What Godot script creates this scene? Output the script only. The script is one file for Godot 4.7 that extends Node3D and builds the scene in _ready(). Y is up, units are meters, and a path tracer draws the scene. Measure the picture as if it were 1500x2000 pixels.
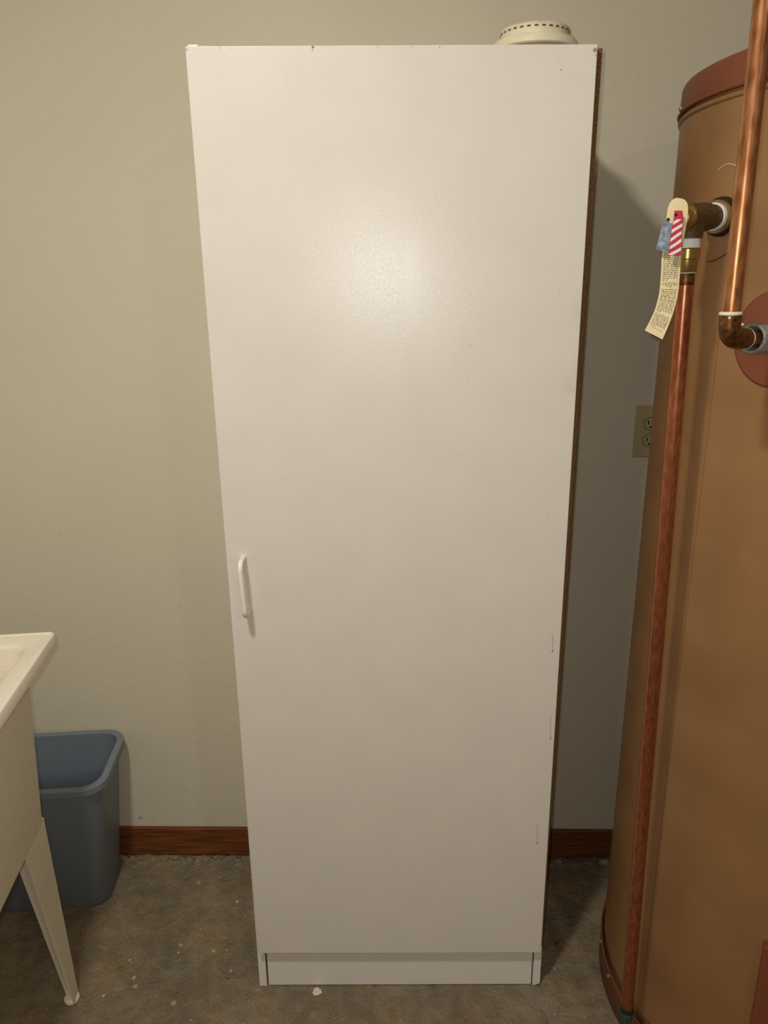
extends Node3D

const WALL_Z := -0.405
const TANK := Vector3(0.7928, 0.0, -0.0189)
const TANK_R := 0.345
const CEIL := 2.47
const X_LEFT := -1.45
const X_RIGHT := 2.2
const Z_FRONT := 3.4

var rng := RandomNumberGenerator.new()
var mats := {}


func _ready() -> void:
	rng.seed = 7
	# ---------- camera ----------
	var cam := Camera3D.new()
	cam.name = "camera"
	cam.fov = rad_to_deg(2.0 * atan(1000.0 / 1477.376))
	cam.near = 0.02
	add_child(cam)
	cam.position = Vector3(0.013765, 1.462528, 1.239575)
	cam.rotation = Vector3(-0.3015863, 0.025798, -0.011233)
	cam.current = true
	# ---------- environment ----------
	var we := WorldEnvironment.new()
	we.name = "world_environment"
	var env := Environment.new()
	env.background_mode = Environment.BG_COLOR
	env.background_color = Color(0, 0, 0)
	env.tonemap_mode = Environment.TONE_MAPPER_LINEAR
	env.tonemap_exposure = 1.0
	env.sdfgi_enabled = true
	env.ssao_enabled = true
	env.ssil_enabled = true
	we.environment = env
	add_child(we)
	# ---------- lamps ----------
	make_materials()
	ceiling_disc(Vector3(-0.382, 2.436, 0.942), 2.0, "in front of the cabinet")
	ceiling_disc(Vector3(0.95, 2.436, 2.3), 0.7, "behind the viewpoint")
	flash_lamp(cam, 0.36)
	# ---------- the room ----------
	build_room()
	# ---------- objects ----------
	build_cabinet()
	build_detector()
	build_outlet()
	build_tank()
	build_relief_pipe()
	build_supply_pipe()
	build_tub()
	build_bin()
	build_debris()


# =====================================================================
# naming
# =====================================================================
func tag(o: Node, label: String, category: String, group := "") -> Node:
	o.set_meta("label", label)
	o.set_meta("category", category)
	if group != "":
		o.set_meta("group", group)
	return o


func thing(called: String, label: String, category: String, at: Vector3, turn := Vector3.ZERO) -> Node3D:
	var o := Node3D.new()
	o.name = called
	add_child(o, true)
	o.position = at
	o.rotation = turn
	tag(o, label, category)
	return o


func obj(called: String, m: Mesh, mat: Material, parent: Node = null, xf := Transform3D.IDENTITY) -> MeshInstance3D:
	var o := MeshInstance3D.new()
	o.name = called
	o.mesh = m
	o.material_override = mat
	o.cast_shadow = GeometryInstance3D.SHADOW_CASTING_SETTING_ON
	(parent if parent else self).add_child(o, true)
	o.transform = xf
	return o


func struct(called: String, m: Mesh, mat: Material, parent: Node = null, xf := Transform3D.IDENTITY) -> MeshInstance3D:
	var o := obj(called, m, mat, parent, xf)
	if parent == null:
		o.set_meta("kind", "structure")
	return o


# =====================================================================
# geometry helpers
# =====================================================================
class Soup:
	var v := PackedVector3Array()
	var n := PackedVector3Array()
	var t := PackedVector2Array()
	var i := PackedInt32Array()

	func add(p: Vector3, nn: Vector3, uv := Vector2.ZERO) -> int:
		v.append(p)
		n.append(nn)
		t.append(uv)
		return v.size() - 1

	# a, b, c, d counter-clockwise seen from outside
	func quad(a: int, b: int, c: int, d: int) -> void:
		i.append_array(PackedInt32Array([a, c, b, a, d, c]))

	func tri(a: int, b: int, c: int) -> void:
		i.append_array(PackedInt32Array([a, c, b]))

	func flat(a: Vector3, b: Vector3, c: Vector3, d: Vector3) -> void:
		var nn := (b - a).cross(d - a)
		if nn.length_squared() < 1e-16:
			nn = (c - b).cross(d - b)
		nn = nn.normalized()
		quad(add(a, nn, Vector2(0, 1)), add(b, nn, Vector2(1, 1)), add(c, nn, Vector2(1, 0)), add(d, nn, Vector2(0, 0)))

	func mesh() -> ArrayMesh:
		var a := []
		a.resize(Mesh.ARRAY_MAX)
		a[Mesh.ARRAY_VERTEX] = v
		a[Mesh.ARRAY_NORMAL] = n
		a[Mesh.ARRAY_TEX_UV] = t
		a[Mesh.ARRAY_INDEX] = i
		var m := ArrayMesh.new()
		m.add_surface_from_arrays(Mesh.PRIMITIVE_TRIANGLES, a)
		return m


# rounded box; centre at c, full size s, edge radius r. warp: optional function on each vertex
func rbox(s: Vector3, r: float, c := Vector3.ZERO, warp = null, into: Soup = null) -> Soup:
	var sp := into if into else Soup.new()
	var h := s * 0.5
	var inner := h - Vector3.ONE * r
	for axis in 3:
		for side in [-1.0, 1.0]:
			var ua := (axis + 1) % 3
			var va := (axis + 2) % 3
			var us := [-h[ua], -inner[ua] - r * 0.41, -inner[ua], inner[ua], inner[ua] + r * 0.41, h[ua]]
			var vs := [-h[va], -inner[va] - r * 0.41, -inner[va], inner[va], inner[va] + r * 0.41, h[va]]
			var ids := []
			for b in 6:
				for a in 6:
					var q := Vector3.ZERO
					q[axis] = h[axis] * side
					q[ua] = us[a]
					q[va] = vs[b]
					var k := q.clamp(-inner, inner)
					var d := (q - k).normalized()
					var p := k + d * r
					var uv := Vector2(p.x / s.x + 0.5, 0.5 - p.y / s.y)
					p += c
					if warp != null:
						p = warp.call(p)
					ids.append(sp.add(p, d, uv))
			for b in 5:
				for a in 5:
					var i0: int = ids[b * 6 + a]
					var i1: int = ids[b * 6 + a + 1]
					var i2: int = ids[(b + 1) * 6 + a + 1]
					var i3: int = ids[(b + 1) * 6 + a]
					if side > 0:
						sp.quad(i0, i1, i2, i3)
					else:
						sp.quad(i0, i3, i2, i1)
	return sp


# surface of revolution about y. profile: Array of Vector2(radius, y), bottom to top on the outside; sharp corners are split where the turn exceeds 35 degrees
func lathe(profile: Array, segs := 48, into: Soup = null, xf := Transform3D.IDENTITY, a0 := 0.0, a1 := TAU) -> Soup:
	var sp := into if into else Soup.new()
	var n := profile.size()
	var dirs := []
	for k in n - 1:
		dirs.append((profile[k + 1] - profile[k]).normalized())
	var length := 0.0
	for k in n - 1:
		var p0: Vector2 = profile[k]
		var p1: Vector2 = profile[k + 1]
		if p0.distance_to(p1) < 1e-7:
			continue
		var d: Vector2 = dirs[k]
		var d0 := d
		var d1 := d
		if k > 0 and absf(d.angle_to(dirs[k - 1])) < deg_to_rad(35):
			d0 = (d + dirs[k - 1]).normalized()
		if k < n - 2 and absf(d.angle_to(dirs[k + 1])) < deg_to_rad(35):
			d1 = (d + dirs[k + 1]).normalized()
		var l1 := length + p0.distance_to(p1)
		var first := -1
		for s in segs + 1:
			var an := lerpf(a0, a1, float(s) / segs)
			var e := Vector3(cos(an), 0, -sin(an))
			var na := (e * d0.y + Vector3.UP * -d0.x).normalized()
			var nb := (e * d1.y + Vector3.UP * -d1.x).normalized()
			var ia := sp.add(xf * (e * p0.x + Vector3.UP * p0.y), (xf.basis * na).normalized(), Vector2(float(s) / segs, length))
			sp.add(xf * (e * p1.x + Vector3.UP * p1.y), (xf.basis * nb).normalized(), Vector2(float(s) / segs, l1))
			if s == 0:
				first = ia
			else:
				sp.quad(ia - 2, ia, ia + 1, ia - 1)
		length = l1
	return sp


# basis whose y axis points along d
func along(d: Vector3, at := Vector3.ZERO) -> Transform3D:
	var y := d.normalized()
	var x := Vector3.UP.cross(y)
	if x.length() < 0.01:
		x = Vector3.RIGHT
	x = x.normalized()
	var z := x.cross(y).normalized()
	return Transform3D(Basis(x, y, z), at)


# round tube along a path with one radius per point
func tube(path: Array, radii: Array, segs := 24, caps := true, into: Soup = null) -> Soup:
	var sp := into if into else Soup.new()
	var n := path.size()
	var x := Vector3.ZERO
	var rows := []
	var len := 0.0
	for k in n:
		var tan: Vector3
		if k == 0:
			tan = path[1] - path[0]
		elif k == n - 1:
			tan = path[n - 1] - path[n - 2]
		else:
			tan = (path[k + 1] - path[k]).normalized() + (path[k] - path[k - 1]).normalized()
		tan = tan.normalized()
		if k > 0:
			len += path[k].distance_to(path[k - 1])
		if k == 0:
			x = Vector3.FORWARD.cross(tan) if absf(tan.dot(Vector3.FORWARD)) < 0.9 else Vector3.RIGHT.cross(tan)
		x = (x - tan * x.dot(tan)).normalized()
		var y := tan.cross(x).normalized()
		var row := []
		for s in segs + 1:
			var an := TAU * s / segs
			var e := x * cos(an) + y * sin(an)
			row.append(sp.add(path[k] + e * radii[k], e, Vector2(float(s) / segs, len)))
		rows.append(row)
		if k > 0:
			for s in segs:
				sp.quad(rows[k - 1][s], rows[k - 1][s + 1], rows[k][s + 1], rows[k][s])
		if caps and (k == 0 or k == n - 1):
			var out := -tan if k == 0 else tan
			var c := sp.add(path[k], out)
			var ring := []
			for s in segs + 1:
				ring.append(sp.add(sp.v[row[s]], out))
			for s in segs:
				if k == 0:
					sp.tri(c, ring[s + 1], ring[s])
				else:
					sp.tri(c, ring[s], ring[s + 1])
	return sp


# loft of closed rings with equal numbers of points (counter-clockwise seen from above, going up on the outside); cap_a / cap_b close the ends
func loft(rings: Array, sharp := 40.0, cap_a := false, cap_b := false) -> ArrayMesh:
	var st := SurfaceTool.new()
	st.begin(Mesh.PRIMITIVE_TRIANGLES)
	var g := 0
	var m: int = rings[0].size()
	for k in rings.size() - 1:
		if k > 0:
			var worst := 0.0
			for s in [0, m / 4, m / 2]:
				var d0: Vector3 = rings[k][s] - rings[k - 1][s]
				var d1: Vector3 = rings[k + 1][s] - rings[k][s]
				worst = maxf(worst, d0.angle_to(d1))
			if worst > deg_to_rad(sharp):
				g += 1
		st.set_smooth_group(g)
		for s in m:
			var e := (s + 1) % m
			var a: Vector3 = rings[k][s]
			var b: Vector3 = rings[k][e]
			var c: Vector3 = rings[k + 1][e]
			var d: Vector3 = rings[k + 1][s]
			for p in [a, c, b, a, d, c]:
				st.set_uv(Vector2(p.x, p.z))
				st.add_vertex(p)
	g += 1
	for which in 2:
		if (which == 0 and cap_a) or (which == 1 and cap_b):
			st.set_smooth_group(g + which)
			var r: Array = rings[0] if which == 0 else rings[-1]
			var c := Vector3.ZERO
			for p in r:
				c += p
			c /= r.size()
			for s in m:
				var e := (s + 1) % m
				if which == 0:
					for p in [c, r[s], r[e]]:
						st.add_vertex(p)
				else:
					for p in [c, r[e], r[s]]:
						st.add_vertex(p)
	st.generate_normals()
	return st.commit()


# rounded rectangle ring at height y
func rrect(x0: float, x1: float, z0: float, z1: float, r: float, y: float, k := 6) -> Array:
	var out := []
	for q in [[x1 - r, z0 + r, 0.0], [x0 + r, z0 + r, PI / 2], [x0 + r, z1 - r, PI], [x1 - r, z1 - r, PI * 1.5]]:
		for s in k + 1:
			var an: float = q[2] + PI / 2 * s / k
			out.append(Vector3(q[0] + r * cos(an), y, q[1] - r * sin(an)))
	return out


# polygon in the xy plane (counter-clockwise seen from +z) extruded from z0 to z1
func prism(poly: Array, z0: float, z1: float, into: Soup = null) -> Soup:
	var sp := into if into else Soup.new()
	var n := poly.size()
	var packed := PackedVector2Array(poly)
	var idx := Geometry2D.triangulate_polygon(packed)
	for side in 2:
		var base := sp.v.size()
		for p in poly:
			sp.add(Vector3(p.x, p.y, z1 if side == 0 else z0), Vector3(0, 0, 1 if side == 0 else -1), p)
		for k in range(0, idx.size(), 3):
			var a: Vector2 = packed[idx[k]]
			var b: Vector2 = packed[idx[k + 1]]
			var c: Vector2 = packed[idx[k + 2]]
			var ccw := (b - a).cross(c - a) > 0
			if ccw == (side == 0):
				sp.tri(base + idx[k], base + idx[k + 1], base + idx[k + 2])
			else:
				sp.tri(base + idx[k], base + idx[k + 2], base + idx[k + 1])
	for k in n:
		var a: Vector2 = poly[k]
		var b: Vector2 = poly[(k + 1) % n]
		sp.flat(Vector3(a.x, a.y, z1), Vector3(a.x, a.y, z0), Vector3(b.x, b.y, z0), Vector3(b.x, b.y, z1))
	return sp


# =====================================================================
# textures and materials
# =====================================================================
func noise_tex(freq: float, octaves: int, c0: Color, c1: Color, seed_ := 1, size := 512, kind := FastNoiseLite.TYPE_SIMPLEX_SMOOTH, stops := []) -> NoiseTexture2D:
	var n := FastNoiseLite.new()
	n.seed = seed_
	n.noise_type = kind
	n.frequency = freq
	n.fractal_type = FastNoiseLite.FRACTAL_FBM
	n.fractal_octaves = octaves
	var t := NoiseTexture2D.new()
	t.width = size
	t.height = size
	t.seamless = true
	t.noise = n
	var g := Gradient.new()
	g.set_color(0, c0)
	g.set_color(1, c1)
	for s in stops:
		g.add_point(s[0], s[1])
	t.color_ramp = g
	return t


func bump_tex(freq: float, octaves: int, seed_ := 1, size := 512, strength := 4.0, tall := 0) -> NoiseTexture2D:
	var n := FastNoiseLite.new()
	n.seed = seed_
	n.frequency = freq
	n.fractal_octaves = octaves
	var t := NoiseTexture2D.new()
	t.width = size
	t.height = tall if tall > 0 else size
	t.seamless = true
	t.as_normal_map = true
	t.bump_strength = strength
	t.noise = n
	return t


func mat(called: String, c: Color, rough: float, metal := 0.0, spec := 0.5) -> StandardMaterial3D:
	var m := StandardMaterial3D.new()
	m.resource_name = called
	m.albedo_color = c
	m.roughness = rough
	m.metallic = metal
	m.metallic_specular = spec
	mats[called] = m
	return m


func tri_map(m: StandardMaterial3D, scale: Vector3) -> void:
	m.uv1_triplanar = true
	m.uv1_world_triplanar = true
	m.uv1_scale = scale


func make_materials() -> void:
	var m: StandardMaterial3D
	# painted wall: flat paint rolled over plasterboard
	m = mat("wall_paint", Color(1, 1, 1), 0.85, 0.0, 0.3)
	m.albedo_texture = wall_picture()
	m.normal_enabled = true
	m.normal_texture = bump_tex(0.09, 3, 5, 1024, 3.0)
	m.normal_scale = 0.05
	m = mat("other_wall_paint", Color8(224, 215, 196), 0.9, 0.0, 0.3)
	m.albedo_texture = noise_tex(0.01, 3, Color(0.96, 0.96, 0.96), Color(1, 1, 1), 9)
	tri_map(m, Vector3.ONE * 0.7)
	m = mat("ceiling_paint", Color8(225, 220, 208), 0.95, 0.0, 0.3)
	m.albedo_texture = noise_tex(0.02, 3, Color(0.96, 0.96, 0.96), Color(1, 1, 1), 11)
	tri_map(m, Vector3.ONE * 0.7)
	# concrete floor
	m = mat("concrete", Color(1, 1, 1), 0.78, 0.0, 0.4)
	m.albedo_texture = floor_picture()
	m.normal_enabled = true
	m.normal_texture = bump_tex(0.14, 5, 21, 1024, 6.0, 512)
	m.normal_scale = 0.2
	# baseboard
	m = mat("stained_wood", Color8(146, 86, 40), 0.5)
	m.albedo_texture = noise_tex(0.02, 4, Color(0.55, 0.5, 0.48), Color(1, 1, 1), 31, 512)
	m.uv1_triplanar = true
	m.uv1_world_triplanar = true
	m.uv1_scale = Vector3(0.6, 14, 14)
	# cabinet laminate
	m = mat("laminate", Color8(233, 226, 214), 0.34, 0.0, 0.5)
	m.normal_enabled = true
	m.normal_texture = bump_tex(0.09, 2, 41, 512, 2.0)
	m.normal_scale = 0.12
	tri_map(m, Vector3.ONE * 3.0)
	m = mat("door_laminate", Color(1, 1, 1), 0.27, 0.0, 0.45)
	m.albedo_texture = door_picture()
	m.normal_enabled = true
	m.normal_texture = bump_tex(0.45, 2, 43, 1024, 2.0, 2048)
	m.normal_scale = 0.14
	m = mat("raw_chipboard", Color8(150, 118, 78), 0.9, 0.0, 0.2)
	m.albedo_texture = noise_tex(0.15, 3, Color(0.6, 0.55, 0.5), Color(1, 1, 1), 45, 256)
	tri_map(m, Vector3.ONE * 6.0)
	m = mat("white_plastic", Color8(236, 230, 214), 0.35)
	m = mat("detector_plastic", Color8(228, 218, 184), 0.5)
	m.albedo_texture = noise_tex(0.012, 4, Color(0.7, 0.66, 0.58), Color(1, 1, 1), 47, 256, FastNoiseLite.TYPE_SIMPLEX_SMOOTH, [[0.32, Color(0.93, 0.92, 0.9)]])
	tri_map(m, Vector3.ONE * 6.0)
	m = mat("dark_slot", Color8(92, 78, 54), 0.9)
	m = mat("ivory_plastic", Color8(186, 170, 124), 0.45)
	m = mat("slot_black", Color8(16, 13, 11), 0.7)
	# tank
	m = mat("tank_paint", Color8(166, 124, 80), 0.42, 0.3, 0.5)
	m.albedo_texture = noise_tex(0.01, 4, Color(0.9, 0.89, 0.87), Color(1, 1, 1), 51, 512)
	m.normal_enabled = true
	m.normal_texture = bump_tex(0.02, 2, 53, 256, 2.0)
	m.normal_scale = 0.05
	tri_map(m, Vector3.ONE * 1.6)
	m = mat("rust_paint", Color8(128, 70, 42), 0.5, 0.0, 0.5)
	m.albedo_texture = noise_tex(0.01, 3, Color(0.9, 0.88, 0.86), Color(1, 1, 1), 55, 256)
	tri_map(m, Vector3.ONE * 3.0)
	m = mat("dark_gap", Color8(28, 20, 16), 0.9)
	m = mat("bright_screw", Color8(205, 200, 190), 0.3, 0.9)
	# metals
	m = mat("copper", Color8(194, 144, 98), 0.4, 0.8)
	m.albedo_texture = noise_tex(0.02, 4, Color(0.62, 0.46, 0.36), Color(1, 1, 1), 61, 512, FastNoiseLite.TYPE_SIMPLEX_SMOOTH, [[0.5, Color(0.9, 0.82, 0.78)]])
	m.roughness_texture = noise_tex(0.03, 3, Color(0.7, 0.7, 0.7), Color(1, 1, 1), 62, 256)
	m.uv1_triplanar = true
	m.uv1_world_triplanar = true
	m.uv1_scale = Vector3(9, 2, 9)
	m = mat("red_copper", Color8(188, 126, 90), 0.32, 0.8)
	m.albedo_texture = noise_tex(0.03, 4, Color(0.72, 0.63, 0.56), Color(1, 1, 1), 63, 512, FastNoiseLite.TYPE_SIMPLEX_SMOOTH, [[0.5, Color(0.9, 0.8, 0.76)]])
	m.uv1_triplanar = true
	m.uv1_world_triplanar = true
	m.uv1_scale = Vector3(10, 2.5, 10)
	m = mat("tarnished_copper", Color8(152, 108, 60), 0.42, 0.7)
	m.albedo_texture = noise_tex(0.025, 4, Color(0.35, 0.28, 0.2), Color(1, 0.95, 0.85), 64, 512)
	tri_map(m, Vector3.ONE * 8.0)
	m = mat("cast_brass", Color8(112, 92, 58), 0.5, 0.45)
	m.albedo_texture = noise_tex(0.06, 4, Color(0.6, 0.56, 0.5), Color(1, 1, 1), 65, 256)
	m.normal_enabled = true
	m.normal_texture = bump_tex(0.15, 3, 66, 256, 5.0)
	m.normal_scale = 0.5
	tri_map(m, Vector3.ONE * 10.0)
	m = mat("bright_brass", Color8(156, 130, 72), 0.3, 0.8)
	m = mat("solder_flux", Color8(214, 204, 182), 0.7)
	m = mat("thread_tape", Color8(232, 230, 226), 0.6)
	m = mat("zinc", Color8(186, 188, 178), 0.5, 0.2)
	m.albedo_texture = noise_tex(0.05, 4, Color(0.55, 0.6, 0.58), Color(1, 1, 1), 67, 256)
	tri_map(m, Vector3.ONE * 8.0)
	m = mat("verdigris", Color8(64, 128, 116), 0.8)
	m.albedo_texture = noise_tex(0.06, 4, Color(0.2, 0.2, 0.2), Color(1, 1, 1), 68, 256)
	tri_map(m, Vector3.ONE * 14.0)
	m = mat("tag_paper", Color(1, 1, 1), 0.8, 0.0, 0.2)
	m.albedo_texture = tag_picture()
	m.cull_mode = BaseMaterial3D.CULL_DISABLED
	m = mat("striped_card", Color(1, 1, 1), 0.45)
	m.albedo_texture = stripe_picture()
	m = mat("lever_metal", Color8(186, 202, 212), 0.35, 0.3)
	m.albedo_texture = noise_tex(0.05, 3, Color(0.5, 0.55, 0.6), Color(1, 1, 1), 69, 128)
	tri_map(m, Vector3.ONE * 20.0)
	m = mat("black_wire", Color8(34, 26, 20), 0.6)
	# tub and bin
	m = mat("speckled_plastic", Color8(242, 231, 207), 0.5)
	m.albedo_texture = speckle_picture()
	tri_map(m, Vector3.ONE * 5.0)
	m = mat("grey_blue_plastic", Color8(119, 128, 136), 0.5, 0.0, 0.4)
	m.normal_enabled = true
	m.normal_texture = bump_tex(0.2, 2, 71, 256, 2.0)
	m.normal_scale = 0.15
	tri_map(m, Vector3.ONE * 5.0)
	m = mat("plaster", Color8(170, 158, 134), 0.95, 0.0, 0.2)
	m = mat("dried_paint", Color8(208, 200, 184), 0.6)
	m = mat("porcelain", Color8(240, 238, 230), 0.3)
	m = mat("lamp_black", Color8(30, 30, 32), 0.6)
	m = mat("bulb_glow", Color8(255, 248, 230), 0.4)
	m.emission_enabled = true
	m.emission = Color(1.0, 0.97, 0.86)
	m.emission_energy_multiplier = 6.0
	m = mat("flash_glow", Color8(255, 255, 255), 0.4)
	m.emission_enabled = true
	m.emission = Color(1, 1, 1)
	m.emission_energy_multiplier = 6.0


func from_bytes(w: int, h: int, d: PackedByteArray) -> ImageTexture:
	return ImageTexture.create_from_image(Image.create_from_data(w, h, false, Image.FORMAT_RGB8, d))


func noise_bytes(w: int, h: int, freq: float, octaves: int, seed_: int, kind := FastNoiseLite.TYPE_SIMPLEX_SMOOTH) -> PackedByteArray:
	var n := FastNoiseLite.new()
	n.seed = seed_
	n.frequency = freq
	n.noise_type = kind
	n.fractal_type = FastNoiseLite.FRACTAL_FBM
	n.fractal_octaves = octaves
	return n.get_image(w, h, false, false, true).get_data()


# a filled speck with a ragged outline, mixed into an RGB8 buffer
func speck(d: PackedByteArray, w: int, h: int, x: float, y: float, r: float, c: Color, a: float, squash := 1.0, turn := 0.0) -> void:
	var ph := rng.randf() * TAU
	var R := int(ceil(r * 1.5)) + 1
	for j in range(-R, R + 1):
		for i in range(-R, R + 1):
			var px := int(x) + i
			var py := int(y) + j
			if px < 0 or py < 0 or px >= w or py >= h:
				continue
			var q := Vector2(i, j).rotated(turn)
			q.y /= squash
			var an := q.angle()
			var rr := r * (1.0 + 0.10 * sin(an * 3.0 + ph) + 0.08 * sin(an * 7.0 + ph * 2.0))
			var k := clampf(rr - q.length() + 0.5, 0.0, 1.0) * a
			if k <= 0.0:
				continue
			var o := (py * w + px) * 3
			d[o] = int(lerpf(d[o], c.r8, k))
			d[o + 1] = int(lerpf(d[o + 1], c.g8, k))
			d[o + 2] = int(lerpf(d[o + 2], c.b8, k))


func scratch(d: PackedByteArray, w: int, h: int, a: Vector2, b: Vector2, r: float, c: Color, alpha: float) -> void:
	var n := int(a.distance_to(b) / maxf(r, 0.7)) + 1
	for k in n + 1:
		var p := a.lerp(b, float(k) / n)
		speck(d, w, h, p.x, p.y, r, c, alpha)


# wall: 2.4 m wide from x = -1.4, 2.52 m high; u to the right, v downwards
func wall_picture() -> ImageTexture:
	var w := 1024
	var h := 1024
	var big := noise_bytes(w, h, 0.006, 4, 101)
	var fine := noise_bytes(w, h, 0.12, 2, 102)
	var d := PackedByteArray()
	d.resize(w * h * 3)
	for k in w * h:
		var f := 0.985 + 0.02 * big[k] / 255.0 + 0.01 * fine[k] / 255.0
		d[k * 3] = int(minf(255.0, 214.0 * f))
		d[k * 3 + 1] = int(205.0 * f)
		d[k * 3 + 2] = int(180.0 * f)
	var P := func(x: float, y: float) -> Vector2: return Vector2((x + 1.4) / 2.4 * w, (CEIL - y) / CEIL * h)
	# long faint filler line, small dents, scuffs by the bin
	for k in 60:
		var t := k / 60.0
		var p: Vector2 = P.call(lerpf(-0.80, -0.57, t), 1.363 + 0.003 * sin(t * 9.0))
		speck(d, w, h, p.x, p.y, 0.7, Color8(226, 216, 192), 0.22 * rng.randf())
	for k in 26:
		var p: Vector2 = P.call(rng.randf_range(-0.74, -0.50), rng.randf_range(0.09, 0.22))
		speck(d, w, h, p.x, p.y, rng.randf_range(0.5, 1.6), Color8(120, 110, 92), rng.randf_range(0.1, 0.3), rng.randf_range(0.3, 1.0), rng.randf() * 3.0)
	for k in 14:
		var p: Vector2 = P.call(rng.randf_range(-0.76, -0.48), rng.randf_range(0.088, 0.12))
		speck(d, w, h, p.x, p.y, rng.randf_range(1.0, 2.6), Color8(226, 220, 202), 0.35, 0.5)
	for q in [[-0.677, 0.112, 2.0, 0.45], [-0.70, 0.60, 1.0, 0.25], [-0.62, 0.93, 1.0, 0.2], [0.45, 0.5, 1.0, 0.2], [-0.52, 0.72, 0.9, 0.25], [-0.78, 0.9, 1.2, 0.2]]:
		var p: Vector2 = P.call(q[0], q[1])
		speck(d, w, h, p.x, p.y, q[2], Color8(120, 110, 94), q[3])
	return from_bytes(w, h, d)


# floor: 2 m wide from x = -1.2, 1 m deep from z = -0.42; u to the right, v towards the viewer
func floor_picture() -> ImageTexture:
	var w := 2048
	var h := 1024
	var big := noise_bytes(w, h, 0.004, 4, 111)
	var mid := noise_bytes(w, h, 0.02, 5, 112)
	var tone := noise_bytes(w, h, 0.007, 3, 113)
	var fine := noise_bytes(w, h, 0.25, 2, 114)
	var d := PackedByteArray()
	d.resize(w * h * 3)
	for k in w * h:
		var b := big[k] / 255.0
		var m := mid[k] / 255.0
		var f := 0.79 + 0.16 * b + 0.17 * (m - 0.5) + 0.30 * (fine[k] / 255.0 - 0.5)
		var g := tone[k] / 255.0 - 0.5
		d[k * 3] = clampi(int((143.0 + 10.0 * g) * f), 0, 255)
		d[k * 3 + 1] = clampi(int(126.0 * f), 0, 255)
		d[k * 3 + 2] = clampi(int((98.0 - 14.0 * g) * f), 0, 255)
	var P := func(x: float, z: float) -> Vector2: return Vector2((x + 1.2) * 0.5 * w, (z + 0.42) * h)
	# troweled sweeps
	for k in 26:
		var c: Vector2 = P.call(rng.randf_range(-0.75, 0.55), rng.randf_range(-0.38, 0.1))
		var r := rng.randf_range(40.0, 140.0)
		var a0 := rng.randf() * TAU
		var light := rng.randf() < 0.6
		var n := int(r * 0.9)
		for s in n:
			var an := a0 + 0.9 * s / n
			var p := c + Vector2(cos(an), sin(an) * 0.7) * r
			speck(d, w, h, p.x, p.y, rng.randf_range(0.6, 1.4), Color8(172, 156, 124) if light else Color8(92, 80, 60), 0.24 * rng.randf())
	# pale and dark stains
	for k in 60:
		var p: Vector2 = P.call(rng.randf_range(-0.85, 0.6), rng.randf_range(-0.4, 0.3))
		speck(d, w, h, p.x, p.y, rng.randf_range(4, 16), Color8(166, 150, 118) if rng.randf() < 0.5 else Color8(98, 84, 60), rng.randf_range(0.06, 0.2), rng.randf_range(0.5, 1.0), rng.randf() * 3.0)
	# the ridge of mortar and dirt along the baseboard
	for k in 520:
		var p: Vector2 = P.call(rng.randf_range(-0.75, 0.6), -0.394 + absf(rng.randfn(0.0, 0.02)))
		speck(d, w, h, p.x, p.y, rng.randf_range(0.8, 4.5), [Color8(80, 70, 54), Color8(150, 138, 112), Color8(178, 166, 138)][rng.randi() % 3], rng.randf_range(0.25, 0.7), rng.randf_range(0.3, 0.9), rng.randf_range(-0.4, 0.4))
	# paint specks, all over, denser on the left
	for k in 520:
		var x := rng.randf_range(-0.85, 0.62)
		if x > -0.25 and rng.randf() < 0.4:
			x -= 0.5
		var p: Vector2 = P.call(x, rng.randf_range(-0.4, 0.35))
		var r := 0.5 + absf(rng.randfn(0.0, 0.75))
		speck(d, w, h, p.x, p.y, r, Color8(206, 194, 162), rng.randf_range(0.3, 0.95), rng.randf_range(0.6, 1.0), rng.randf() * 3.0)
	for k in 180:
		var p: Vector2 = P.call(rng.randf_range(-0.85, 0.62), rng.randf_range(-0.4, 0.35))
		speck(d, w, h, p.x, p.y, rng.randf_range(0.5, 1.8), Color8(52, 42, 28), rng.randf_range(0.2, 0.7), rng.randf_range(0.4, 1.0), rng.randf() * 3.0)
	# marks that can be told apart
	for q in [[-0.507, -0.302, 5.0, 0.0], [-0.397, -0.244, 4.0, 0.0], [-0.50, -0.115, 5.5, 0.35], [-0.50, -0.095, 3.0, 0.1], [-0.42, -0.10, 4.0, 0.15], [-0.58, -0.03, 4.5, 0.1], [-0.57, -0.008, 5.0, 0.2], [-0.63, 0.015, 3.5, 0.1], [-0.605, -0.075, 2.6, 0.0], [-0.475, 0.03, 6.0, 0.3], [-0.37, -0.05, 4.0, 0.2], [-0.175, 0.055, 7.0, 0.6], [0.345, -0.065, 3.5, 0.25]]:
		var p: Vector2 = P.call(q[0], q[1])
		speck(d, w, h, p.x, p.y, q[2], Color8(206, 196, 168), 0.75 - q[3])
	for q in [[-0.372, -0.03, 3.5], [-0.385, -0.045, 2.0], [-0.352, -0.05, 2.4], [-0.475, 0.005, 2.8], [0.363, -0.13, 6.0], [0.37, -0.2, 4.0], [-0.32, 0.02, 2.2]]:
		var p: Vector2 = P.call(q[0], q[1])
		speck(d, w, h, p.x, p.y, q[2], Color8(44, 36, 24), 0.65, 0.5, 0.5)
	return from_bytes(w, h, d)


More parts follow.
